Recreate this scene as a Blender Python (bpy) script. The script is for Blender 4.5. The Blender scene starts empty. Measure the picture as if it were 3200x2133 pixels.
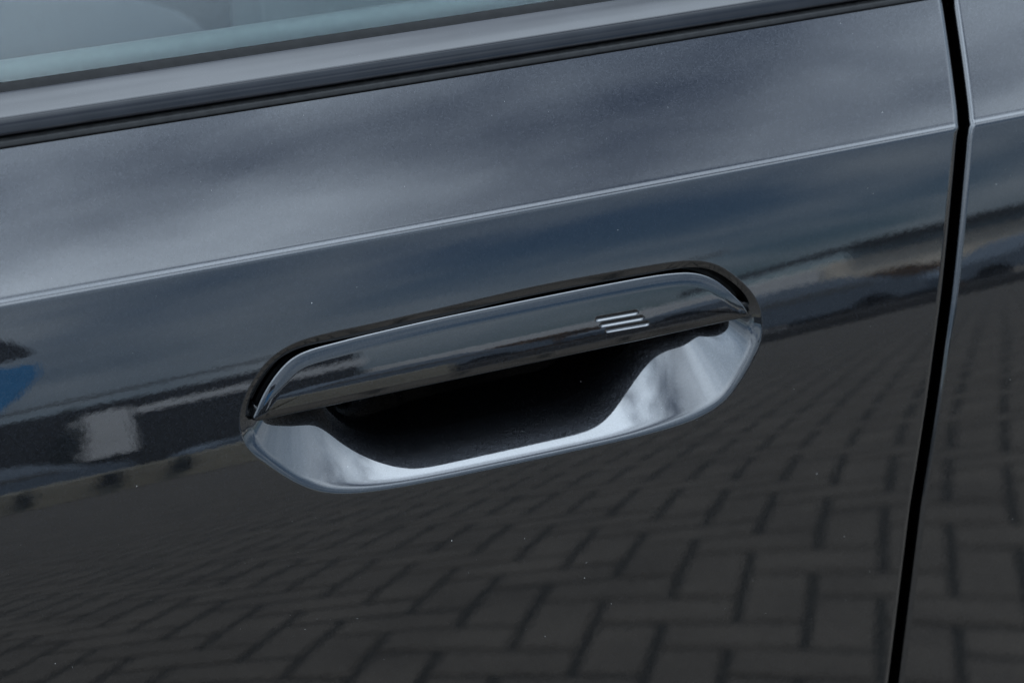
import bpy, math, random
import numpy as np
from mathutils import Vector, Matrix

rng = random.Random(7)
nrg = np.random.default_rng(11)
scene = bpy.context.scene
col = scene.collection

# ------------------------------------------------------------------ camera
cam_data = bpy.data.cameras.new("camera")
cam = bpy.data.objects.new("camera", cam_data)
col.objects.link(cam)
CAM_POS = Vector((-0.37302, -0.85164, 1.32618))
R_ = Vector((0.91162823, -0.410908, -0.00941198))
U_ = Vector((0.18785828, 0.39619075, 0.89874476))
D_ = Vector((0.36557247, 0.82108922, -0.43837115))
cam.matrix_world = Matrix(((R_.x, U_.x, -D_.x, CAM_POS.x),
                           (R_.y, U_.y, -D_.y, CAM_POS.y),
                           (R_.z, U_.z, -D_.z, CAM_POS.z),
                           (0, 0, 0, 1)))
cam_data.sensor_width = 36.0
cam_data.lens = 36.0 * 7555.0 / 3200.0
cam_data.clip_start = 0.02
cam_data.clip_end = 3000.0
cam_data.dof.use_dof = True
cam_data.dof.focus_distance = 1.035
cam_data.dof.aperture_fstop = 11.0
scene.camera = cam

# ------------------------------------------------------------------ sky and sun
SUN_EL, SUN_AZ = 55.0, 172.0            # azimuth measured from -Y towards +X
world = bpy.data.worlds.new("World")
scene.world = world
world.use_nodes = True
wt = world.node_tree
wt.nodes.clear()
W = wt.nodes.new
wl = wt.links.new
out = W("ShaderNodeOutputWorld")
bg = W("ShaderNodeBackground")
bg.inputs["Strength"].default_value = 0.1
sky = W("ShaderNodeTexSky")
sky.sky_type = 'NISHITA'
sky.sun_disc = False
sky.sun_elevation = math.radians(SUN_EL)
sky.sun_rotation = math.radians(180.0 + SUN_AZ) * -1
sky.altitude = 50
sky.air_density = 1.0
sky.dust_density = 0.6
geo = W("ShaderNodeTexCoord")
sep = W("ShaderNodeSeparateXYZ")
wl(geo.outputs["Generated"], sep.inputs[0])


def wmath(op, a, b=None, clamp=False):
    n = W("ShaderNodeMath")
    n.operation = op
    n.use_clamp = clamp
    for i, v in enumerate((a, b)):
        if v is None:
            continue
        if isinstance(v, (int, float)):
            n.inputs[i].default_value = v
        else:
            wl(v, n.inputs[i])
    return n.outputs[0]


zc_ = wmath('MAXIMUM', sep.outputs[2], 0.0)
den = wmath('ADD', zc_, 0.22)
cu = wmath('DIVIDE', sep.outputs[0], den)
cv = wmath('DIVIDE', sep.outputs[1], den)
comb = W("ShaderNodeCombineXYZ")
wl(cu, comb.inputs[0])
wl(cv, comb.inputs[1])
cl1 = W("ShaderNodeTexNoise")
cl1.inputs["Scale"].default_value = 1.15
cl1.inputs["Detail"].default_value = 9.0
cl1.inputs["Roughness"].default_value = 0.48
cl1.inputs["Distortion"].default_value = 0.2
map1 = W("ShaderNodeMapping")
map1.inputs["Location"].default_value = (-8.8366, -8.1589, 0.9046)
map1.inputs["Rotation"].default_value = (0, 0, 0.3)
map1.inputs["Scale"].default_value = (0.75, 1.25, 1.0)
wl(comb.outputs[0], map1.inputs[0])
wl(map1.outputs[0], cl1.inputs["Vector"])
cover = W("ShaderNodeMapRange")
cover.interpolation_type = 'SMOOTHSTEP'
cover.inputs["From Min"].default_value = 0.33
cover.inputs["From Max"].default_value = 0.55
wl(cl1.outputs["Fac"], cover.inputs["Value"])
cl2 = W("ShaderNodeTexNoise")
cl2.inputs["Scale"].default_value = 0.85
cl2.inputs["Detail"].default_value = 6.0
cl2.inputs["Roughness"].default_value = 0.5
map2 = W("ShaderNodeMapping")
map2.inputs["Location"].default_value = (8.1932, -5.4626, 3.7787)
wl(comb.outputs[0], map2.inputs[0])
wl(map2.outputs[0], cl2.inputs["Vector"])
shade = W("ShaderNodeValToRGB")
shade.color_ramp.elements[0].position = 0.34
shade.color_ramp.elements[0].color = (0.18, 0.28, 0.41, 1)
shade.color_ramp.elements[1].position = 0.60
shade.color_ramp.elements[1].color = (0.80, 0.93, 1.07, 1)
wl(cl2.outputs["Fac"], shade.inputs["Fac"])
# the cloud layer is brighter overhead than at the horizon, as an overcast sky is
lum = wmath('ADD', wmath('MULTIPLY', wmath('POWER', zc_, 2.0), 116.0), 20.0)
cc = W("ShaderNodeVectorMath")
cc.operation = 'SCALE'
thin = W("ShaderNodeMix")
thin.data_type = 'RGBA'
tz_ = W("ShaderNodeMapRange")
tz_.interpolation_type = 'SMOOTHSTEP'
tz_.inputs["From Min"].default_value = 0.72
tz_.inputs["From Max"].default_value = 0.97
tz_.inputs["To Max"].default_value = 0.7
wl(sep.outputs[2], tz_.inputs["Value"])
wl(tz_.outputs[0], thin.inputs["Factor"])
wl(shade.outputs["Color"], thin.inputs["A"])
thin.inputs["B"].default_value = (0.80, 0.93, 1.07, 1)      # cloud colour brightened overhead to lift the crease and lip highlights
wl(thin.outputs["Result"], cc.inputs[0])
wl(lum, cc.inputs["Scale"])
mix = W("ShaderNodeMix")
mix.data_type = 'RGBA'
low_clear = W("ShaderNodeMapRange")
low_clear.interpolation_type = 'SMOOTHSTEP'
low_clear.inputs["From Min"].default_value = 0.02
low_clear.inputs["From Max"].default_value = 0.30
low_clear.inputs["To Min"].default_value = 0.72
low_clear.inputs["To Max"].default_value = 0.95
wl(sep.outputs[2], low_clear.inputs["Value"])
wl(wmath('MULTIPLY', cover.outputs[0], low_clear.outputs[0]), mix.inputs["Factor"])
tint = W("ShaderNodeVectorMath")
tint.operation = 'MULTIPLY'
tint.inputs[1].default_value = (0.85, 1.15, 1.55)
wl(sky.outputs["Color"], tint.inputs[0])
wl(tint.outputs[0], mix.inputs["A"])
wl(cc.outputs[0], mix.inputs["B"])
wl(mix.outputs["Result"], bg.inputs["Color"])
wl(bg.outputs[0], out.inputs["Surface"])

sun_data = bpy.data.lights.new("sun", 'SUN')
sun_data.energy = 4.0
sun_data.angle = math.radians(10)
sun_data.color = (1.0, 0.96, 0.9)
sun = bpy.data.objects.new("sun", sun_data)
col.objects.link(sun)
el, az = math.radians(SUN_EL), math.radians(SUN_AZ)
to_sun = Vector((math.sin(az) * math.cos(el), -math.cos(az) * math.cos(el), math.sin(el)))
sun.rotation_euler = to_sun.to_track_quat('Z', 'Y').to_euler()

vs = scene.view_settings
vs.view_transform = 'Standard'
vs.look = 'None'
vs.exposure = 0.42
vs.gamma = 1.0
vs.use_curve_mapping = False
scene.cycles.max_bounces = 10
scene.cycles.glossy_bounces = 6


# ------------------------------------------------------------------ materials
def material(name):
    m = bpy.data.materials.new(name)
    m.use_nodes = True
    return m, m.node_tree, m.node_tree.nodes["Principled BSDF"]


def simple(name, color, rough=0.5, metallic=0.0, noise=0.0, nscale=20.0, coat=0.0, spec=0.5, bump=0.0):
    m, nt, b = material(name)
    b.inputs["Base Color"].default_value = (*color, 1)
    b.inputs["Roughness"].default_value = rough
    b.inputs["Metallic"].default_value = metallic
    b.inputs["Coat Weight"].default_value = coat
    b.inputs["Specular IOR Level"].default_value = spec
    tc = nt.nodes.new("ShaderNodeTexCoord")
    nz = nt.nodes.new("ShaderNodeTexNoise")
    nz.inputs["Scale"].default_value = nscale
    nz.inputs["Detail"].default_value = 6
    nt.links.new(tc.outputs["Object"], nz.inputs["Vector"])
    if noise > 0:
        r = nt.nodes.new("ShaderNodeValToRGB")
        r.color_ramp.elements[0].position = 0.3
        r.color_ramp.elements[1].position = 0.7
        r.color_ramp.elements[0].color = (*[c * (1 - noise) for c in color], 1)
        r.color_ramp.elements[1].color = (*[min(1, c * (1 + noise)) for c in color], 1)
        nt.links.new(nz.outputs["Fac"], r.inputs["Fac"])
        nt.links.new(r.outputs["Color"], b.inputs["Base Color"])
    if bump > 0:
        bp = nt.nodes.new("ShaderNodeBump")
        bp.inputs["Strength"].default_value = 1.0
        bp.inputs["Distance"].default_value = bump
        nt.links.new(nz.outputs["Fac"], bp.inputs["Height"])
        nt.links.new(bp.outputs["Normal"], b.inputs["Normal"])
    return m


def make_paint():
    m, nt, b = material("metallic_grey_paint")
    N, L = nt.nodes.new, nt.links.new
    tc = N("ShaderNodeTexCoord")
    # flakes: every tiny cell has its own tilt
    vor = N("ShaderNodeTexVoronoi")
    vor.inputs["Scale"].default_value = 3400.0
    L(tc.outputs["Object"], vor.inputs["Vector"])
    sub = N("ShaderNodeVectorMath"); sub.operation = 'SUBTRACT'
    sub.inputs[1].default_value = (0.5, 0.5, 0.5)
    L(vor.outputs["Color"], sub.inputs[0])
    sc = N("ShaderNodeVectorMath"); sc.operation = 'SCALE'
    sc.inputs["Scale"].default_value = 0.15
    L(sub.outputs[0], sc.inputs[0])
    g = N("ShaderNodeNewGeometry")
    add = N("ShaderNodeVectorMath"); add.operation = 'ADD'
    L(g.outputs["Normal"], add.inputs[0]); L(sc.outputs[0], add.inputs[1])
    nn = N("ShaderNodeVectorMath"); nn.operation = 'NORMALIZE'
    L(add.outputs[0], nn.inputs[0])
    L(nn.outputs[0], b.inputs["Normal"])
    ramp = N("ShaderNodeValToRGB")
    ramp.color_ramp.elements[0].color = (0.0020, 0.0022, 0.0026, 1)
    ramp.color_ramp.elements[1].color = (0.0135, 0.0142, 0.0160, 1)
    sp = N("ShaderNodeSeparateColor")
    L(vor.outputs["Color"], sp.inputs[0])
    L(sp.outputs[0], ramp.inputs["Fac"])
    L(ramp.outputs["Color"], b.inputs["Base Color"])
    b.inputs["Metallic"].default_value = 1.0
    b.inputs["Roughness"].default_value = 0.30
    # clear coat with orange peel
    n1 = N("ShaderNodeTexNoise"); n1.inputs["Scale"].default_value = 260.0
    n1.inputs["Detail"].default_value = 2.0
    L(tc.outputs["Object"], n1.inputs["Vector"])
    bp = N("ShaderNodeBump")
    bp.inputs["Strength"].default_value = 1.0
    bp.inputs["Distance"].default_value = 0.0000045
    L(n1.outputs["Fac"], bp.inputs["Height"])
    L(bp.outputs["Normal"], b.inputs["Coat Normal"])
    b.inputs["Coat Weight"].default_value = 1.0
    b.inputs["Coat Roughness"].default_value = 0.012
    b.inputs["Coat IOR"].default_value = 1.5
    return m


PAINT = make_paint()
GLOSS_BLACK = simple("gloss_black_moulding", (0.006, 0.006, 0.007), 0.10, coat=0.28, spec=0.05, noise=0.2, nscale=60)
RUBBER = simple("black_rubber", (0.003, 0.003, 0.003), 0.40, spec=0.06, noise=0.4, nscale=300)
DARK = simple("gap_shade_black", (0.004, 0.004, 0.004), 0.9, noise=0.3, spec=0.1)
BELT = simple("inner_belt_vinyl", (0.15, 0.16, 0.155), 0.6, noise=0.08, nscale=300)
SEAT = simple("pale_seat_leather", (0.16, 0.175, 0.17), 0.5, noise=0.15, nscale=12)
CABIN = simple("cabin_trim", (0.035, 0.042, 0.046), 0.6, noise=0.2, nscale=8)
DUST = simple("dust", (0.38, 0.37, 0.35), 0.9, noise=0.2, nscale=500)


def make_brick():
    """paving brick: tone drifts over the yard and from brick to brick, sandy specks on top"""
    m, nt, b = material("grey_paving_brick")
    N, L = nt.nodes.new, nt.links.new
    g = N("ShaderNodeNewGeometry")
    n1 = N("ShaderNodeTexNoise"); n1.inputs["Scale"].default_value = 5.0; n1.inputs["Detail"].default_value = 5
    n2 = N("ShaderNodeTexNoise"); n2.inputs["Scale"].default_value = 60.0; n2.inputs["Detail"].default_value = 6
    L(g.outputs["Position"], n1.inputs["Vector"]); L(g.outputs["Position"], n2.inputs["Vector"])
    ad = N("ShaderNodeMath"); ad.operation = 'MULTIPLY_ADD'
    L(n1.outputs["Fac"], ad.inputs[0]); ad.inputs[1].default_value = 0.6
    m2 = N("ShaderNodeMath"); m2.operation = 'MULTIPLY'
    L(n2.outputs["Fac"], m2.inputs[0]); m2.inputs[1].default_value = 0.4
    L(m2.outputs[0], ad.inputs[2])
    r = N("ShaderNodeValToRGB")
    r.color_ramp.elements[0].position = 0.36
    r.color_ramp.elements[1].position = 0.64
    r.color_ramp.elements[0].color = (0.054, 0.045, 0.036, 1)
    r.color_ramp.elements[1].color = (0.098, 0.083, 0.067, 1)
    L(ad.outputs[0], r.inputs["Fac"])
    L(r.outputs["Color"], b.inputs["Base Color"])
    b.inputs["Roughness"].default_value = 0.85
    bp = N("ShaderNodeBump"); bp.inputs["Distance"].default_value = 0.002
    L(n2.outputs["Fac"], bp.inputs["Height"]); L(bp.outputs["Normal"], b.inputs["Normal"])
    return m


def make_glass():
    m, nt, b = material("tinted_window_glass")
    b.inputs["Base Color"].default_value = (0.50, 0.57, 0.56, 1)
    b.inputs["Roughness"].default_value = 0.015
    b.inputs["Transmission Weight"].default_value = 1.0
    b.inputs["IOR"].default_value = 1.36
    tc = nt.nodes.new("ShaderNodeTexCoord")
    nz = nt.nodes.new("ShaderNodeTexNoise")
    nz.inputs["Scale"].default_value = 40
    nt.links.new(tc.outputs["Object"], nz.inputs["Vector"])
    mr = nt.nodes.new("ShaderNodeMapRange")
    mr.inputs["To Min"].default_value = 0.01
    mr.inputs["To Max"].default_value = 0.03
    nt.links.new(nz.outputs["Fac"], mr.inputs["Value"])
    nt.links.new(mr.outputs[0], b.inputs["Roughness"])
    return m


GLASS = make_glass()


# ------------------------------------------------------------------ mesh helpers
def empty(name, loc=(0, 0, 0)):
    o = bpy.data.objects.new(name, None)
    o.location = loc
    o.empty_display_size = 0.1
    col.objects.link(o)
    return o


def tag(o, label=None, category=None, group=None, kind=None):
    if label:
        o["label"] = label
    if category:
        o["category"] = category
    if group:
        o["group"] = group
    if kind:
        o["kind"] = kind
    return o


def link_mesh(name, verts, faces, mat, parent=None, normals=None, smooth=True):
    me = bpy.data.meshes.new(name)
    me.from_pydata([tuple(map(float, v)) for v in verts], [], faces)
    if smooth:
        me.polygons.foreach_set("use_smooth", [True] * len(me.polygons))
    me.update()
    if normals is not None:
        me.normals_split_custom_set_from_vertices([tuple(map(float, n)) for n in normals])
    me.materials.append(mat)
    o = bpy.data.objects.new(name, me)
    col.objects.link(o)
    o.parent = parent
    return o


class Build:
    """collects grids with analytic normals into one mesh"""
    def __init__(self):
        self.v, self.n, self.f, self.c = [], [], [], 0

    def grid(self, P, N=None, wrap=False, flip=False):
        P = np.asarray(P, float)
        nk, ni = P.shape[:2]
        if N is None:
            N = grid_normals(P, wrap)
            if flip:
                N = -N
        base = self.c
        self.v.append(P.reshape(-1, 3))
        self.n.append(np.asarray(N, float).reshape(-1, 3))
        self.c += nk * ni
        for k in range(nk - 1):
            for i in range(ni if wrap else ni - 1):
                j = (i + 1) % ni
                a, b, c, d = base + k * ni + i, base + k * ni + j, base + (k + 1) * ni + j, base + (k + 1) * ni + i
                self.f.append((a, d, c, b) if flip else (a, b, c, d))
        return self

    def make(self, name, mat, parent=None):
        return link_mesh(name, np.concatenate(self.v), self.f, mat, parent, np.concatenate(self.n))


def grid_normals(P, wrap):
    if wrap:
        di = np.roll(P, -1, 1) - np.roll(P, 1, 1)
    else:
        di = np.gradient(P, axis=1)
    dk = np.gradient(P, axis=0)
    N = np.cross(di, dk)
    L = np.linalg.norm(N, axis=2, keepdims=True)
    return N / np.maximum(L, 1e-12)


# ------------------------------------------------------------------ the body side as one surface
ZC, RX, TAU, TQ = 0.9225, 14.0, -0.025, -0.2664
KNOT_Z = np.array([0.20, 0.60, 0.66, 0.72, 0.76, 0.80, 0.83, 0.85, 0.8701])
KNOT_N = np.array([1.5, 4.96, 5.40, 5.95, 6.43, 8.24, 11.38, 14.0, 15.246])
KNOT_M = np.gradient(KNOT_N, KNOT_Z)


def hermite(z):
    i = np.clip(np.searchsorted(KNOT_Z, z) - 1, 0, len(KNOT_Z) - 2)
    h = KNOT_Z[i + 1] - KNOT_Z[i]
    t = (z - KNOT_Z[i]) / h
    return ((2 * t ** 3 - 3 * t ** 2 + 1) * KNOT_N[i] + (t ** 3 - 2 * t ** 2 + t) * h * KNOT_M[i]
            + (-2 * t ** 3 + 3 * t ** 2) * KNOT_N[i + 1] + (t ** 3 - t ** 2) * h * KNOT_M[i + 1])


def ss(t):
    t = np.clip(t, 0, 1)
    return t * t * (3 - 2 * t)


def ndeg(z):
    """tilt of the outward normal above the horizontal, by height"""
    z = np.asarray(z, float)
    base = np.where(z > KNOT_Z[-1], 14.0 + 62 * (z - 0.85), hermite(z))
    up = 37 + 45 * (z - ZC)
    w = ss((z - ZC + 0.0018) / 0.0036)
    bead = 10.0 * np.exp(-((z - ZC - 0.0011) / 0.0009) ** 2)
    return base * (1 - w) + up * w + bead


_z = np.linspace(0.2, 1.15, 38001)
_p = np.concatenate([[0], np.cumsum(np.tan(np.radians(ndeg((_z[1:] + _z[:-1]) / 2))) * np.diff(_z))])
_p -= np.interp(0.86, _z, _p)


def surf(x, z, off=0.0):
    """point on the body side; off moves it outwards along the normal"""
    x, z = np.broadcast_arrays(np.asarray(x, float), np.asarray(z, float))
    y = np.interp(z, _z, _p) + x * x / (2 * RX) + TAU * x * (z - ZC) + TQ * x * np.minimum(z - 0.84, 0) ** 2
    p = np.stack([x, y, z], -1)
    if np.any(np.asarray(off) != 0):
        p = p + surf_n(x, z) * np.asarray(off)[..., None]
    return p


def surf_n(x, z):
    x, z = np.broadcast_arrays(np.asarray(x, float), np.asarray(z, float))
    low = np.minimum(z - 0.84, 0)
    gx = x / RX + TAU * (z - ZC) + TQ * low ** 2
    gz = np.tan(np.radians(ndeg(z))) + TAU * x + 2 * TQ * x * low
    n = np.stack([gx, -np.ones_like(gx), gz], -1)
    return n / np.linalg.norm(n, axis=-1, keepdims=True)


# shut line between the doors: (z, x of the front door's edge)
SHUT = np.array([(0.20, 0.150), (0.45, 0.172), (0.55, 0.181), (0.6626, 0.1949), (0.7488, 0.2068), (0.8236, 0.2209), (0.8943, 0.2368),
                 (0.9192, 0.2427), (0.9225, 0.2443), (0.9278, 0.2462), (0.9461, 0.2507), (0.9706, 0.2564), (1.10, 0.287)])


def shut_x(z):
    k = np.linspace(-0.006, 0.006, 13)
    z = np.asarray(z, float)
    w = np.exp(-(k / 0.003) ** 2)
    return (np.interp(z[..., None] + k, SHUT[:, 0], SHUT[:, 1]) * w).sum(-1) / w.sum()


GAP = 0.0052
ROLLS = {-1: 0.0042, 1: 0.0028}     # width of the rolled edge of the front and the rear door


def closed_curve(pts, n, sigma):
    """closed outline resampled evenly and smoothed"""
    p = np.asarray(pts, float)
    t_ = np.linspace(0, 1, 12, endpoint=False)[:, None]
    a_, b_, c_, d_ = np.roll(p, 1, 0), p, np.roll(p, -1, 0), np.roll(p, -2, 0)
    p = np.concatenate([0.5 * (2 * b_[i] + (c_[i] - a_[i]) * t_ + (2 * a_[i] - 5 * b_[i] + 4 * c_[i] - d_[i]) * t_ ** 2
                               + (3 * b_[i] - a_[i] - 3 * c_[i] + d_[i]) * t_ ** 3) for i in range(len(p))])
    p = np.vstack([p, p[:1]])
    s = np.concatenate([[0], np.cumsum(np.linalg.norm(np.diff(p, axis=0), axis=1))])
    t = np.linspace(0, s[-1], n, endpoint=False)
    q = np.stack([np.interp(t, s, p[:, 0]), np.interp(t, s, p[:, 1])], 1)
    h = s[-1] / n
    k = np.arange(-40, 41)
    w = np.exp(-0.5 * (k * h / sigma) ** 2)
    w /= w.sum()
    r = sum(wi * np.roll(q, int(ki), 0) for wi, ki in zip(w, k))
    return r


# outline of the handle pocket in (x, z), metres
POCKET = np.array([(10.4, 891.1), (-22.5, 890.1), (-53.0, 889.3), (-75.5, 888.8), (-87.5, 887.9), (-96.6, 885.3), (-104, 881.0),
                   (-110.5, 874.3), (-116, 865.9), (-118.2, 858.5), (-117.2, 852.0), (-113.2, 844.8), (-105.6, 836.2), (-95.8, 827.5),
                   (-85.5, 821.8), (-76.3, 819.4), (-63.0, 817.8), (-32.4, 816.6), (0.7, 816.0), (36.2, 815.6), (65.2, 815.4),
                   (83.8, 816.0), (95.6, 817.6), (107.6, 821.9), (116.2, 829.6), (123.7, 838.7), (128.6, 847.3), (130.2, 856.0),
                   (129.4, 863.2), (125.6, 870.3), (117.5, 879.1), (110.6, 884.6), (103.3, 887.6), (94.5, 889.4), (81.3, 890.3),
                   (59.6, 890.9), (31.3, 891.3)]) / 1000
NP = 420
pocket = closed_curve(POCKET, NP, 0.0045)          # runs towards -x along the top, i.e. counter-clockwise seen from outside-left

# outline of the handle
HANDLE = np.array([(-109.4, 859.2), (-107.9, 864.1), (-102.7, 872.1), (-96.3, 878.8), (-89.8, 883.0), (-82.0, 884.9), (-68.6, 885.8),
                   (-53.5, 886.5), (-22.9, 887.3), (9.8, 887.5), (37.9, 887.5), (59.1, 887.3), (77.2, 886.9), (88.1, 886.1),
                   (95.3, 884.9), (101.8, 882.5), (108.2, 878.2), (114.8, 870.8), (119.3, 864.8), (121.3, 860.2), (119.8, 859.2),
                   (107.2, 859.1), (70.0, 859.0), (34.1, 859.0), (6.0, 859.0), (-26.9, 859.0), (-57.5, 859.0), (-96.0, 859.0)]) / 1000
NH = 900
HANDLE[:, 1] -= 0.0014 * np.clip((HANDLE[:, 1] - 0.860) / 0.02, 0, 1)
HANDLE[:, 0] = 0.006 + (HANDLE[:, 0] - 0.006) * 1.012
handle = closed_curve(HANDLE, NH, 0.0010)

car = empty("car", (0, 0, 0))
tag(car, "dark metallic grey car seen close up at its front door handle, black window moulding above", "car")

# ------------------------------------------------------------------ front door skin
FX0, FX1, FZ0, FZ1 = -0.17, 0.185, 0.775, 0.912
skin = Build()


def skin_grid(b, xs, zs):
    X, Z = np.meshgrid(xs, zs)
    b.grid(surf(X, Z), surf_n(X, Z))


def skin_to_shut(b, xa, zs, n, side=-1):
    zs = np.asarray(zs)
    ROLL = ROLLS[side]
    xe = shut_x(zs) - ROLL if side < 0 else shut_x(zs) + GAP + ROLL
    t = np.linspace(0, 1, n)
    X = xa + (xe[:, None] - xa) * t[None] if side < 0 else xe[:, None] + (xa - xe[:, None]) * t[None]
    Z = np.repeat(zs[:, None], n, 1)
    b.grid(surf(X, Z), surf_n(X, Z))


def shut_roll(b, zs, side):
    """the edge of the panel rolls inwards into the shut line"""
    zs = np.asarray(zs)
    ROLL = ROLLS[side]
    xe = shut_x(zs) if side < 0 else shut_x(zs) + GAP
    a = np.concatenate([np.linspace(0, 1, 18) * math.pi / 2, [math.pi / 2] * 3])
    extra = np.concatenate([np.zeros(18), [0.004, 0.012, 0.03]])
    u = ROLL * (1 - np.sin(a))                    # distance still to go to the edge
    d = 0.0030 * (1 - np.cos(a)) + extra
    X = xe[:, None] + side * u[None]
    Z = np.repeat(zs[:, None], len(a), 1)
    P = surf(X, Z) - surf_n(X, Z) * d[None, :, None]
    if side > 0:
        P = P[:, ::-1]
    b.grid(P)


zs_top = np.unique(np.concatenate([np.linspace(FZ1, 0.918, 4), np.linspace(0.918, 0.927, 46), np.linspace(0.927, 0.9738, 24)]))
zs_bot = np.linspace(0.30, FZ0, 60)
zs_mid = np.linspace(FZ0, FZ1, 40)
skin_to_shut(skin, -0.75, zs_top, 90)
skin_to_shut(skin, -0.75, zs_bot, 90)
skin_grid(skin, np.linspace(-0.75, FX0, 40), zs_mid)
skin_to_shut(skin, FX1, zs_mid, 16)
shut_roll(skin, np.concatenate([zs_bot[:-1], zs_mid[:-1], zs_top]), -1)
# top edge turning in under the window moulding
xs = np.linspace(-0.75, 0.252, 90)
aa = np.linspace(0, math.pi / 2, 10)
ztop = 0.9738
zr = ztop + 0.0016 * np.sin(aa)
Pt = np.stack([surf(xs, np.full_like(xs, ztop + 0.0016 * math.sin(a))) - surf_n(xs, np.full_like(xs, ztop)) * 0.0016 * (1 - math.cos(a)) for a in aa]
              + [surf(xs, np.full_like(xs, ztop + 0.0016)) - surf_n(xs, np.full_like(xs, ztop)) * dd for dd in (0.005, 0.02)])
skin.grid(Pt)
# polar patch between the rectangle and the pocket outline
cxz = np.array([0.006, 0.853])
dirs = pocket - cxz
ang = np.arctan2(dirs[:, 1], dirs[:, 0])
ca, sa = np.cos(ang), np.sin(ang)
tx = np.where(ca > 0, (FX1 - cxz[0]) / np.maximum(ca, 1e-9), (FX0 - cxz[0]) / np.minimum(ca, -1e-9))
tz = np.where(sa > 0, (FZ1 - cxz[1]) / np.maximum(sa, 1e-9), (FZ0 - cxz[1]) / np.minimum(sa, -1e-9))
tt = np.minimum(tx, tz)
rect = cxz + np.stack([ca, sa], 1) * tt[:, None]
for cx_, cz_ in ((FX0, FZ0), (FX0, FZ1), (FX1, FZ0), (FX1, FZ1)):      # snap the nearest rays to the corners
    k = np.argmin((rect[:, 0] - cx_) ** 2 + (rect[:, 1] - cz_) ** 2)
    rect[k] = (cx_, cz_)
tk = np.linspace(0, 1, 26)[:, None, None]
XZ = rect[None] * (1 - tk) + pocket[None] * tk
skin.grid(surf(XZ[..., 0], XZ[..., 1]), surf_n(XZ[..., 0], XZ[..., 1]), wrap=True)
front_door = skin.make("front_door", PAINT, car)
front_door["label"] = "front door skin in dark metallic grey with a sharp shoulder crease"

# ------------------------------------------------------------------ handle pocket
segx = np.clip(pocket[:, 0], -0.080, 0.090)
segx = np.convolve(np.concatenate([segx[-35:], segx, segx[:35]]), np.hanning(73)[1:-1] / np.hanning(73).sum(), 'valid')
centre = np.stack([segx, np.full(NP, 0.876)], 1)
Lk = np.linalg.norm(centre - pocket, axis=1)
tip_r = ss((pocket[:, 0] - 0.100) / 0.025) * ss((pocket[:, 1] - 0.830) / 0.025)
slot = ss((pocket[:, 1] - 0.861) / 0.010)
upper = ss((pocket[:, 1] - 0.840) / 0.014)          # 1 along the top edge, 0 along the lower lip
mid = ss((segx + 0.076) / 0.030) * (1 - ss((segx - 0.050) / 0.032))
DEPTHS = (0.068 * mid + (1 - mid) * np.where(segx < 0, 0.027, 0.031))
DEPTHS = np.convolve(np.concatenate([DEPTHS[-20:], DEPTHS, DEPTHS[:20]]), np.hanning(43)[1:-1] / np.hanning(43).sum(), 'valid')
DEPTHS = DEPTHS + 0.010 * tip_r
rho = np.concatenate([[-0.02, -0.01], np.linspace(0, 0.25, 34)[:-1], np.linspace(0.25, 1, 44)])
fine = np.linspace(0, 1, 1201)
depth = np.zeros((len(rho), NP))
for i in range(NP):
    dl = fine * Lk[i]
    DEPTH = DEPTHS[i]
    lo_s = 1.12 * DEPTH / Lk[i] * np.maximum(1 - fine, 0) ** 0.12 * ss(dl / 0.0065)      # scooped lower lip and ends
    ch = 0.36 * ss(dl / 0.0012)                                                          # chamfer round the top and the ends
    up_s = ch + 5.0 * ss((dl - 0.0040) / 0.0012)                                         # then the slot wall
    end_s = np.maximum(ch, 0) * (1 - ss((dl - 0.004) / 0.004)) + 1.12 * DEPTH / Lk[i] * np.maximum(1 - fine, 0) ** 0.12 * ss((dl - 0.004) / 0.004)
    slope = lo_s * (1 - upper[i]) + (end_s * (1 - slot[i]) + up_s * slot[i]) * upper[i]
    dd = np.concatenate([[0], np.cumsum((slope[1:] + slope[:-1]) / 2 * np.diff(dl))])
    dd = DEPTH * (1 - np.maximum(1 - dd / DEPTH, 0)) 
    depth[:, i] = np.interp(rho, fine, dd)
Q = pocket[None] + (centre - pocket)[None] * np.clip(rho, -1, 1)[:, None, None]
PP = surf(Q[..., 0], Q[..., 1]) - np.array([0.0, -1.0, 0.24]) / np.linalg.norm([0, 1, 0.24]) * depth[..., None]
NN = grid_normals(PP, True)
pk = Build()
pk.grid(PP[2:], NN[2:], wrap=True)
handle_pocket = pk.make("handle_pocket", PAINT, front_door)
handle_pocket["label"] = "scooped finger recess behind the door handle"

# ------------------------------------------------------------------ door handle
OUT_H = 0.0012
STROKES = (((0.0482, 0.8722), (0.0666, 0.8717)), ((0.0502, 0.8694), (0.0690, 0.8689)), ((0.0525, 0.8666), (0.0716, 0.8660)))


def seg_dist(q, a_, b_):
    a_, b_ = np.array(a_), np.array(b_)
    ab = b_ - a_
    t = np.clip(((q - a_) @ ab) / (ab @ ab), 0, 1)
    return np.linalg.norm(q - a_ - t[..., None] * ab, axis=-1)

med = np.stack([np.clip(handle[:, 0], -0.088, 0.098), np.full(NH, 0.8665)], 1)
tang = np.roll(handle, -1, 0) - np.roll(handle, 1, 0)
tang /= np.linalg.norm(tang, axis=1, keepdims=True)
nu = np.stack([-tang[:, 1], tang[:, 0]], 1)
if np.mean(np.sum(nu * (handle - handle.mean(0)), 1)) < 0:
    nu = -nu
kk = np.arange(-12, 13)
wk = np.exp(-(kk / 6.0) ** 2)
nu = sum(w * np.roll(nu, int(k), 0) for w, k in zip(wk, kk))
nu /= np.linalg.norm(nu, axis=1, keepdims=True)
low = ss((-nu[:, 1] - 0.2) / 0.6)                     # 1 along the straight lower edge
upl = handle[(handle[:, 1] > 0.8602)]
upl = upl[np.argsort(upl[:, 0])]


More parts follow.
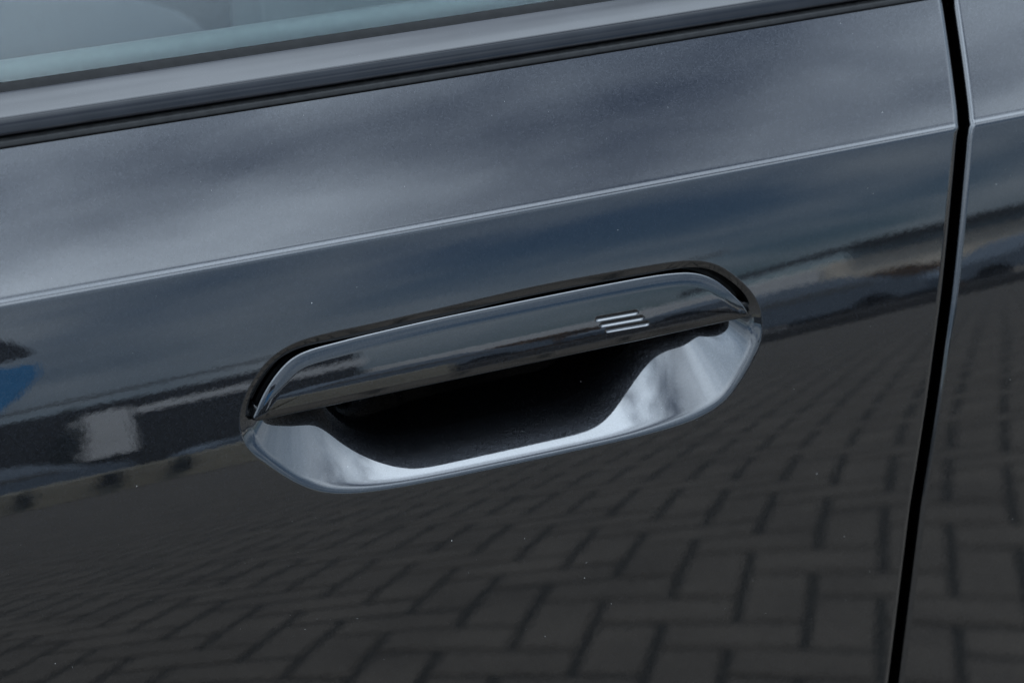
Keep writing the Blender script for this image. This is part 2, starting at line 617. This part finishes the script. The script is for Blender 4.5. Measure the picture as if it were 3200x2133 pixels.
def dist_up(q):
    best = np.full(q.shape[:-1], 1.0)
    for a_, b_ in zip(upl[:-1], upl[1:]):
        ab = b_ - a_
        t = np.clip(((q - a_) @ ab) / (ab @ ab), 0, 1)
        best = np.minimum(best, np.linalg.norm(q - a_ - t[..., None] * ab, axis=-1))
    return best


def crown(q):
    d = dist_up(q)
    w = 0.0060
    t = np.clip(1 - d / w, 0, 1)
    low_tuck = np.clip((0.872 - q[..., 1]) / 0.012, 0, 1)
    groove = 0
    for a_, b_ in STROKES:
        groove = groove + 0.00075 * (1 - ss((seg_dist(q, a_, b_) - 0.00012) / 0.00105))
    return OUT_H - 0.00042 * t ** 2.0 - 0.00028 * low_tuck ** 2 - groove


RE = 0.0008
tk = np.concatenate([np.linspace(0, 0.6, 56)[:-1], np.linspace(0.6, 1, 48)])
edge_in = handle - nu * (RE * 0.9 + 0.0027 * low)[:, None]
face_q = med[None] * (1 - tk)[:, None, None] + edge_in[None] * tk[:, None, None]
face_h = crown(face_q)
faceP = surf(face_q[..., 0], face_q[..., 1], face_h)
rings = []
h0 = face_h[-1]
phi_max = math.pi / 2
bev = math.radians(16)
for a in np.linspace(0, 1, 9)[1:]:
    ph = (phi_max * (1 - low) + bev * low) * a
    q = edge_in + nu * (RE * np.sin(ph))[:, None]
    rings.append(surf(q[:, 0], q[:, 1], h0 - RE * (1 - np.cos(ph))))
    last_q, last_h = q, h0 - RE * (1 - np.cos(ph))
for s, d in ((0.3, 0.3), (0.6, 0.6), (1.0, 1.0)):       # the bevel under the lower edge, the side wall elsewhere
    q = last_q + nu * (0.0027 * s * low)[:, None]
    rings.append(surf(q[:, 0], q[:, 1], last_h - d * (0.0042 * (1 - low) + 0.0008 * low)))
lq, lh = q, last_h - (0.0042 * (1 - low) + 0.0008 * low)
for s, d in ((0.0004, 0.0006), (0.0002, 0.0020), (-0.0015, 0.008), (-0.003, 0.016)):
    q = lq + nu * (s * low)[:, None]
    rings.append(surf(q[:, 0], q[:, 1], lh - d))
HP = np.concatenate([faceP, np.stack(rings)])
hb = Build()
hb.grid(HP, wrap=True, flip=True)
door_handle = hb.make("door_handle", PAINT, car)
door_handle["label"] = "flush pull handle blade set in the upper half of the pocket"
# the dark seal that closes the slot behind the handle
qs = closed_curve(HANDLE, NH, 0.0012)
upm = ss((qs[:, 1] - 0.8602) / 0.003)
seal_rings = []
for o_, d in ((0.0008, -0.0075), (0.0040, -0.0072), (0.0046, -0.0082), (0.0046, -0.016)):
    q = qs + nu * (o_ * upm - 0.004 * (1 - upm))[:, None]
    seal_rings.append(surf(q[:, 0], q[:, 1], np.full(NH, d)))
sb = Build()
sb.grid(np.stack(seal_rings), wrap=True, flip=True)
sb.make("slot_seal", RUBBER, door_handle)

# the three slanted strokes pressed into the handle: the floor of each groove
for (xa, za), (xb, zb) in STROKES:
    n = 48
    r = 0.00042
    loop = []
    for i in range(n):
        a = 2 * math.pi * i / n
        c, s = math.cos(a), math.sin(a)
        loop.append(((xb, zb) if c >= 0 else (xa, za), (c, s)))
    G = []
    for s_, h_ in ((1.0, 0.00000), (0.9, 0.00005), (0.5, 0.00006), (0.0, 0.00006)):
        q = np.array([(b_[0] + d_[0] * r * s_, b_[1] + d_[1] * r * s_) for b_, d_ in loop])
        G.append(surf(q[:, 0], q[:, 1], crown(q[None])[0] + h_))
    bb = Build()
    bb.grid(np.stack(G), wrap=True)
    bb.make("symbol_stroke", PAINT, door_handle)

# ------------------------------------------------------------------ rear door
rear = Build()
zs_all = np.concatenate([np.linspace(0.30, 0.915, 90), zs_top[zs_top > 0.915], [0.985, 1.0]])
skin_to_shut(rear, 0.9, zs_all, 50, side=1)
shut_roll(rear, zs_all, 1)
rear_door = rear.make("rear_door", PAINT, car)
rear_door["label"] = "front edge of the rear door beyond the shut line"
# near-black jamb strip added behind the shut line, gap shade put into its colour
jb = Build()
zj = np.linspace(0.30, 1.02, 60)
xj = shut_x(zj)
J = np.stack([surf(xj - 0.03, zj, np.full(60, -0.028)), surf(xj + 0.003, zj, np.full(60, -0.020)), surf(xj + 0.04, zj, np.full(60, -0.028))])
jb.grid(J, flip=True)
jb.make("jamb_backing", DARK, car)

# ------------------------------------------------------------------ window moulding, seals and glass
x0m = -0.75


def extrude(name, prof, mat, parent, xa=x0m, xb=0.30, n=70, flip=False):
    """prof: (dy, dz) relative to the top edge of the door skin at each x"""
    xs_ = np.linspace(xa, xb, n)
    base = surf(xs_, np.full_like(xs_, 0.9745))
    G = np.stack([base + np.array([0, dy, dz]) for dy, dz in prof])
    b = Build()
    b.grid(G, flip=flip)
    return b.make(name, mat, parent)


def arc(c, r, a0, a1, n):
    """profile arc, angle = tilt of the outward normal above the horizontal"""
    return [(c[0] - r * math.cos(math.radians(a)), c[1] + r * math.sin(math.radians(a))) for a in np.linspace(a0, a1, n)]


mould = []
mould += [(0.010, 0.0000), (0.0030, 0.0012)]
mould += arc((0.0030, 0.0022), 0.0010, -70, 10, 6)
p0 = mould[-1]
for i in range(1, 9):                                   # lower face, gently rounded
    t = i / 8
    a = math.radians(12 + 14 * t)
    p0 = (p0[0] + math.sin(a) * 0.0007, p0[1] + math.cos(a) * 0.0007)
    mould.append(p0)
for i in range(1, 9):                                   # edge between the two faces
    a = math.radians(26 + 32 * i / 8)
    p0 = (p0[0] + math.sin(a) * 0.00022, p0[1] + math.cos(a) * 0.00022)
    mould.append(p0)
for i in range(1, 15):                                  # upper face
    a = math.radians(58 + 6 * i / 14)
    p0 = (p0[0] + math.sin(a) * 0.00088, p0[1] + math.cos(a) * 0.00088)
    mould.append(p0)
m_end = p0
mould += arc((p0[0] + 0.0003, p0[1] - 0.0010), 0.0010, 70, 150, 5)
window_moulding = extrude("window_moulding", mould, GLOSS_BLACK, car)
window_moulding["label"] = "gloss black moulding along the foot of the window"
extrude("lower_seal", [(-0.0008, -0.0024), (-0.0022, -0.0021), (-0.0024, -0.0016), (-0.0020, -0.0010), (-0.0012, -0.0002), (-0.0008, 0.0002), (0.0002, 0.0004), (0.004, 0.0006), (0.010, 0.0022)], RUBBER, window_moulding)
gs = (m_end[0] + 0.0006, m_end[1] - 0.0008)
extrude("glass_seal", [gs, (gs[0] + 0.0012, gs[1] + 0.0014), (gs[0] + 0.0030, gs[1] + 0.0034), (gs[0] + 0.0036, gs[1] + 0.0036), (gs[0] + 0.004, gs[1] - 0.004)], RUBBER, window_moulding)
# curved side glass, a real pane 4 mm thick
g0 = (gs[0] + 0.0030, gs[1] - 0.010)
gp, gq = [], []
p0 = g0
for i in range(40):
    a = math.radians(25 + 12 * i / 40)
    gp.append(p0)
    gq.append((p0[0] + 0.004 * math.cos(a), p0[1] - 0.004 * math.sin(a)))
    p0 = (p0[0] + math.sin(a) * 0.011, p0[1] + math.cos(a) * 0.011)
window_glass = extrude("window_glass", gp + gq[::-1] + gp[:1], GLASS, car, xa=-0.75, xb=0.42, n=60)
window_glass["label"] = "greenish tinted side window"
# inside the car: belt trim right behind the glass and a pale seat deeper in
b0 = (g0[0] + 0.016, g0[1] + 0.005)
inner_belt = extrude("inner_belt", [(b0[0], b0[1] - 0.06), (b0[0], b0[1])] + arc((b0[0] + 0.006, b0[1] + 0.004), 0.006, 0, 100, 8)
                     + [(b0[0] + 0.012, b0[1] + 0.0085), (b0[0] + 0.015, b0[1] + 0.003), (b0[0] + 0.03, b0[1] - 0.20)], BELT, car)
yb = float(surf(0.0, 0.9745)[1])
base_in = np.array([0.0, yb + b0[0], 0.9745 + b0[1]])


def rounded_box(name, c, size, r, mat, parent, seg=6, bulge=0.0):
    """superellipsoid-like cushion"""
    nu_, nv_ = 40, 24
    G = np.zeros((nv_, nu_, 3))
    e = 0.38
    f = lambda t: np.sign(t) * np.abs(t) ** e
    for k in range(nv_):
        ph = -math.pi / 2 + math.pi * k / (nv_ - 1)
        for i in range(nu_):
            th = 2 * math.pi * i / nu_
            G[k, i] = (c[0] + size[0] / 2 * f(math.cos(ph)) * f(math.cos(th)),
                       c[1] + size[1] / 2 * f(math.cos(ph)) * f(math.sin(th)),
                       c[2] + size[2] / 2 * f(math.sin(ph)))
    b = Build()
    b.grid(G, wrap=True)
    o = b.make(name, mat, parent)
    return o


seat = rounded_box("seat", (base_in[0] + 0.16, base_in[1] + 0.36, base_in[2] - 0.02), (0.16, 0.44, 0.66), 0.05, SEAT, car)
seat["label"] = "pale seat seen blurred through the tinted glass"
rounded_box("seat_bolster", (base_in[0] + 0.06, base_in[1] + 0.20, base_in[2] - 0.05), (0.10, 0.12, 0.5), 0.05, SEAT, seat)
rounded_box("centre_console", (base_in[0] - 0.35, base_in[1] + 0.55, base_in[2] - 0.30), (0.9, 0.22, 0.3), 0.05, CABIN, car)
rounded_box("cabin_floor", (base_in[0] - 0.1, base_in[1] + 0.65, base_in[2] - 0.62), (2.0, 1.3, 0.1), 0.05, CABIN, car)

roof = rounded_box("roof", (base_in[0] - 0.2, base_in[1] + 0.95, base_in[2] + 0.46), (2.6, 1.45, 0.08), 0.05, PAINT, car)  # out of view, added to keep open sky light out of the cabin
rounded_box("far_side_door", (base_in[0] - 0.2, base_in[1] + 1.55, base_in[2] - 0.30), (2.6, 0.08, 0.66), 0.05, CABIN, car)

# ------------------------------------------------------------------ dust specks on the paint
dv, df = [], []


def speck(c, n):
    r = 0.00006 * (1 + rng.expovariate(1.4))
    b = len(dv)
    t1 = np.cross(n, [0, 0, 1.0])
    t1 /= np.linalg.norm(t1)
    t2 = np.cross(n, t1)
    for a in range(5):
        rr = r * rng.uniform(0.6, 1.2)
        dv.append(c + (t1 * math.cos(a * 1.2566) + t2 * math.sin(a * 1.2566)) * rr)
    dv.append(c + n * r * 0.7)
    for a in range(5):
        df.append((b + a, b + (a + 1) % 5, b + 5))


for i in range(170):
    x = rng.uniform(-0.24, 0.30)
    z = rng.uniform(0.70, 0.973)
    inside = (abs(x - 0.006) < 0.122 and 0.818 < z < 0.889)
    if inside:
        continue
    if abs(x - float(shut_x(np.array(z)))) < 0.012:
        continue
    c = surf(np.array(x), np.array(z), np.array(0.00003))
    n = surf_n(np.array(x), np.array(z))
    speck(c, n)
for i in range(60):                                     # and a few more where they gather in the pocket
    k_, i_ = rng.randrange(12, 60), rng.randrange(NP)
    if pocket[i_, 1] < 0.83:
        speck(PP[k_, i_], NN[k_, i_] if NN[k_, i_][1] < 0 else -NN[k_, i_])
dust = link_mesh("dust_specks", dv, df, DUST, car, smooth=False)
dust["kind"] = "stuff"

# ------------------------------------------------------------------ the paved yard that the paint mirrors
BRICK_COL = make_brick()
JOINT = simple("dark_mossy_joint", (0.010, 0.010, 0.008), 0.95, noise=0.5, nscale=14)
ASPHALT = simple("asphalt", (0.06, 0.06, 0.062), 0.9, noise=0.3, nscale=2)


def box_verts(cx, cy, cz, sx, sy, sz, rot=0.0, bev=0.0):
    """box with a chamfered top edge"""
    c, s = math.cos(rot), math.sin(rot)
    v = []
    for (z, k) in ((cz, 0), (cz + sz - bev, 0), (cz + sz, bev)):
        for ax, ay in ((-1, -1), (1, -1), (1, 1), (-1, 1)):
            x, y = ax * (sx / 2 - k), ay * (sy / 2 - k)
            v.append((cx + x * c - y * s, cy + x * s + y * c, z))
    f = [(3, 2, 1, 0)]
    for r in (0, 4):
        for i in range(4):
            j = (i + 1) % 4
            f.append((r + i, r + j, r + 4 + j, r + 4 + i))
    f.append((8, 9, 10, 11))
    return v, f


gv = [(-1500, -1500, -0.012), (1500, -1500, -0.012), (1500, 1500, -0.012), (-1500, 1500, -0.012)]
tag(link_mesh("ground", gv, [(0, 1, 2, 3)], ASPHALT, None, smooth=False), kind="structure")
pv = [(-14, -17.4, -0.003), (34, -17.4, -0.003), (34, 3.0, -0.003), (-14, 3.0, -0.003)]
paving = tag(link_mesh("paving", pv, [(0, 1, 2, 3)], JOINT, None, smooth=False), kind="structure")
BW = 0.098
PROT = math.radians(35.0)
pc, ps = math.cos(PROT), math.sin(PROT)
cells = []
for ix in range(-240, 240):
    for iy in range(-240, 240):
        k = (ix - iy) % 4
        if k == 0:
            lx, ly, rot = (ix + 1.0) * BW, (iy + 0.5) * BW, 0.0
        elif k == 3:
            lx, ly, rot = (ix + 0.5) * BW, (iy + 1.0) * BW, math.pi / 2
        else:
            continue
        x, y = lx * pc - ly * ps + 0.766 - 3 * BW * pc, lx * ps + ly * pc - 1.851 - 3 * BW * ps
        if -6 < x < 17 and -17.2 < y < 0.8:
            cells.append((x, y, rot + PROT))
near = sorted(cells, key=lambda c: abs(c[0] - 0.9 + 0.15 * (c[1] + 2)) * 1.0 + abs(c[1] + 1.9) * 0.9)
bl, bw_ = 2 * BW - 0.013, BW - 0.013
bv, bf = box_verts(0, 0, 0, bl, bw_, 0.012, 0, 0.004)
proto = None
near_set = near[:300]
for x, y, r in near_set:
    if proto is None:
        proto = link_mesh("brick", bv, bf, BRICK_COL, paving, smooth=False)
        o = proto
    else:
        o = proto.copy()
        col.objects.link(o)
    o.location = (x, y, -0.012 + rng.uniform(-0.0015, 0.0015))
    o.rotation_euler = (rng.gauss(0, 0.004), rng.gauss(0, 0.004), r + rng.gauss(0, 0.006))
vv, ff = [], []
for x, y, r in near[300:]:
    v, f = box_verts(x, y, -0.012 + rng.uniform(-0.0015, 0.0015), bl, bw_, 0.012, r + rng.gauss(0, 0.005), 0.004)
    b = len(vv)
    vv += v
    ff += [tuple(b + i for i in q) for q in f]
field = link_mesh("brick_field", vv, ff, BRICK_COL, paving, smooth=False)
field["kind"] = "stuff"

# ------------------------------------------------------------------ what stands along the far edge of the yard
CREAM = simple("cream_render", (0.90, 0.82, 0.70), 0.85, noise=0.08, nscale=1.5)
KERB = simple("pale_kerb_stone", (0.30, 0.275, 0.215), 0.85, noise=0.15, nscale=3)
DKWALL = simple("dark_cladding", (0.018, 0.02, 0.022), 0.6, noise=0.2, nscale=2)
PALE = simple("pale_grey_panel", (0.78, 0.79, 0.80), 0.5, noise=0.05, nscale=2)
ROOF = simple("dark_roof", (0.03, 0.034, 0.034), 0.7, noise=0.2, nscale=2)
LEAF = simple("dark_evergreen", (0.030, 0.042, 0.036), 0.7, noise=0.4, nscale=2)
TWIG = simple("brown_winter_hedge", (0.19, 0.115, 0.06), 0.85, noise=0.45, nscale=1.2)
BLUECAR = simple("blue_grey_car_paint", (0.13, 0.165, 0.21), 0.55, spec=0.2, noise=0.1)
TYRE = simple("tyre", (0.012, 0.012, 0.013), 0.8, noise=0.2)
WINDOWD = simple("dark_car_glass", (0.01, 0.012, 0.014), 0.08, noise=0.1)
BLUE = simple("blue_banner_cloth", (0.04, 0.28, 0.62), 0.7, noise=0.1, nscale=3)
BLACKC = simple("black_banner_cloth", (0.008, 0.009, 0.010), 0.7, noise=0.1, nscale=3)
POLE = simple("grey_steel_pole", (0.05, 0.05, 0.05), 0.5, noise=0.1)


def box(name, mat, parent, x0, x1, y0, y1, z0, z1, bev=0.02):
    v, f = box_verts((x0 + x1) / 2, (y0 + y1) / 2, z0, x1 - x0, y1 - y0, z1 - z0, 0, bev)
    return link_mesh(name, v, f, mat, parent, smooth=False)


def foliage(name, mat, parent, cx, cy, cz, rx, ry, rz, n, leaf, seed):
    r_ = np.random.default_rng(seed)
    verts, faces = [], []
    blobs = [(r_.uniform(-0.7, 0.7), r_.uniform(-0.6, 0.6), r_.uniform(-0.6, 0.7), r_.uniform(0.3, 0.6)) for _ in range(14)]
    for _ in range(n):
        bx, by, bz, br = blobs[r_.integers(len(blobs))]
        d = r_.normal(size=3); d /= np.linalg.norm(d)
        d *= br * r_.uniform(0.5, 1.0) ** 0.5
        p = np.array([cx + (bx + d[0]) * rx, cy + (by + d[1]) * ry, max(0.02, cz + (bz + d[2]) * rz)])
        a, b = r_.normal(size=3), r_.normal(size=3)
        a *= leaf / np.linalg.norm(a); b *= leaf * 0.6 / np.linalg.norm(b)
        k = len(verts)
        verts += [p - a, p + b, p + a, p - b]
        faces.append((k, k + 1, k + 2, k + 3))
    return link_mesh(name, verts, faces, mat, parent, smooth=False)


def place(az, el, D):
    """bearing and height angle as met from the door, at distance D"""
    return D * math.tan(math.radians(az)), 0.86 + D / math.cos(math.radians(az)) * math.tan(math.radians(el))


# low pale kerb wall along the left
wall = box("low_wall", KERB, None, -9.0, 6.0, -17.1, -16.6, 0.0, 0.70, 0.03)
tag(wall, "low pale stone wall along the far edge of the yard, mirrored at the left of the door", "wall")
kerb = box("dark_kerb", simple("dark_kerb_stone", (0.035, 0.033, 0.032), 0.85, noise=0.2, nscale=3), None, 6.1, 34.0, -17.1, -16.6, 0.0, 0.34, 0.03)
tag(kerb, "dark low kerb along the far edge of the yard, mirrored right of the handle", "kerb")
for i, wx in enumerate((2.15, 2.85, 3.45)):
    o = foliage("shrub", LEAF, None, wx, -16.4, 0.40, 0.10, 0.10, 0.30, 160, 0.05, 40 + i)
    tag(o, ("small dark shrub before the low pale wall, nearest the left edge", "small dark shrub before the low pale wall, middle of three",
            "small dark shrub before the low pale wall, nearest the handle")[i], "shrub", "shrubs before the low wall")


def parked_car(cx, cy, mat, label):
    t = empty("parked_car", (cx, cy, 0))
    tag(t, label, "car", "cars parked across the yard")
    L = 4.4
    prof = [(-2.2, 0.35), (-2.2, 0.72), (-1.9, 0.86), (-0.95, 0.95), (-0.35, 1.36), (0.25, 1.45), (1.05, 1.40), (1.75, 1.0), (2.15, 0.92), (2.2, 0.4)]
    n = len(prof)
    v, f = [], []
    for sy in (-0.88, 0.88):
        for x, z in prof:
            k = 0.8 if z > 1.05 else 1.0
            v.append((x, sy * k, z))
    for i in range(n):
        j = (i + 1) % n
        f.append((i, j, n + j, n + i))
    f.append(tuple(range(n))[::-1]); f.append(tuple(range(n, 2 * n)))
    body = link_mesh("body", v, f, mat, t, smooth=False)
    for sy in (-1, 1):
        wv = [(-0.85, sy * 0.885, 0.97), (1.5, sy * 0.885, 1.0), (0.95, sy * 0.735, 1.34), (-0.3, sy * 0.735, 1.32)]
        link_mesh("side_window", wv + [(x, y - sy * 0.03, z) for x, y, z in wv], [(0, 1, 2, 3), (7, 6, 5, 4), (0, 4, 5, 1), (1, 5, 6, 2), (2, 6, 7, 3), (3, 7, 4, 0)], WINDOWD, t, smooth=False)
    for wx in (-1.35, 1.35):
        for sy in (-0.78, 0.78):
            G = np.zeros((4, 24, 3))
            for k, (yy, rr) in enumerate(((-0.1, 0.05), (-0.1, 0.33), (0.1, 0.33), (0.1, 0.05))):
                for i in range(24):
                    a = 2 * math.pi * i / 24
                    G[k, i] = (wx + rr * math.cos(a), sy + yy, 0.33 + rr * math.sin(a))
            b = Build(); b.grid(G, wrap=True); b.make("wheel", TYRE, t)
    return t


parked_car(1.9, -22.5, BLUECAR, "blue grey parked car beyond the low wall, mirrored at the left")
parked_car(7.1, -22.9, BLUECAR, "blue grey parked car before the pale door of the dark building")
parked_car(12.2, -22.6, BLUECAR, "blue grey parked car before the brown hedge, mirrored beside the handle")
parked_car(17.2, -23.2, BLUECAR, "blue grey parked car before the cream hall, mirrored at the right")

# dark building with a pale roller door
bld = empty("dark_building", (1.5, -31, 0))
tag(bld, "dark clad building with a pale grey door across the yard, mirrored at the left", "building")
bld.location = (0, 0, 0)
box("wall", DKWALL, bld, -9.0, 10.0, -38, -32.0, 0.0, 3.36)
box("roof_edge", PALE, bld, 6.25, 10.1, -32.3, -31.93, 2.66, 2.92)
box("roller_door", PALE, bld, 5.2, 6.18, -32.1, -31.9, 1.30, 3.02)
tag(foliage("conifer", LEAF, None, 5.0, -31.3, 1.5, 0.28, 0.2, 1.6, 700, 0.09, 60), "dark evergreen beside the pale door, mirrored at the left", "tree")

# pale hall with a dark eave on the right, hedge before it
hall = empty("pale_hall", (24, -34, 0))
tag(hall, "long cream hall with a dark eave across the yard, mirrored at the right", "building")
hall.location = (0, 0, 0)
box("wall", CREAM, hall, 19.6, 46.0, -40, -33.0, 0.0, 2.42)
box("window_band", simple("pale_glazing", (0.45, 0.56, 0.60), 0.3, noise=0.1), hall, 20.1, 45.9, -39.9, -33.1, 2.42, 2.84)
box("eave", ROOF, hall, 20.2, 47.0, -40.5, -32.2, 2.86, 3.12)
fence = box("grey_wall", PALE, None, 10.5, 19.5, -33.4, -33.1, 0.0, 2.28)
tag(fence, "long pale grey wall beside the cream hall, mirrored above the brown hedge", "wall")
for i, hx in enumerate((12.5, 17.0, 21.5, 26.0)):
    o = foliage("hedge", TWIG, None, hx, -28.0, 0.6, 2.8, 0.8, 0.80 + 0.08 * (i % 2), 5200, 0.14, 70 + i)
    tag(o, ("leafless brown hedge next to the handle pocket in the mirrored yard", "leafless brown hedge before the long pale grey wall",
            "leafless brown hedge at the near corner of the cream hall", "leafless brown hedge before the middle of the cream hall")[i], "hedge", "brown hedges across the yard")

# overhead cable between two posts
cv_, cf_ = [], []
G = np.zeros((60, 8, 3))
for k in range(60):
    x = -6 + 22 * k / 59
    zc2 = 3.56 + 0.25 * ((k / 59 - 0.5) * 2) ** 2
    for i in range(8):
        a = 2 * math.pi * i / 8
        G[k, i] = (x, -30 + 0.045 * math.cos(a), zc2 + 0.045 * math.sin(a))
b = Build(); b.grid(G, wrap=True)
cable = b.make("overhead_cable", POLE, None)
tag(cable, "thin dark overhead cable mirrored above the buildings in the door", "cable")

# blue and black banner flag
flag = empty("banner_flag", (0.9, -15, 0))
tag(flag, "blue and black banner on a pole, mirrored at the left edge of the door", "flag")
flag.location = (0, 0, 0)
box("pole", POLE, flag, 1.39, 1.45, -15.03, -14.97, 0.0, 4.0, 0.005)


def cloth(name, mat, outline):
    n = len(outline)
    v = [(x, -15.0 + 0.05 * math.sin(5 * x) - 0.006, z) for x, z in outline] + [(x, -15.0 + 0.05 * math.sin(5 * x) + 0.006, z) for x, z in outline]
    f = [tuple(range(n)), tuple(range(2 * n - 1, n - 1, -1))] + [(i, n + i, n + (i + 1) % n, (i + 1) % n) for i in range(n)]
    return link_mesh(name, v, f, mat, flag, smooth=False)


cloth("blue_cloth", BLUE, [(1.45, 2.12), (1.80, 2.22), (2.05, 2.52), (2.22, 2.88), (2.22, 3.08), (1.9, 3.12), (1.45, 3.10)])
cloth("black_cloth", BLACKC, [(1.45, 3.15), (1.95, 3.20), (2.22, 3.27), (2.16, 3.40), (2.05, 3.60), (1.8, 3.82), (1.45, 3.92)])
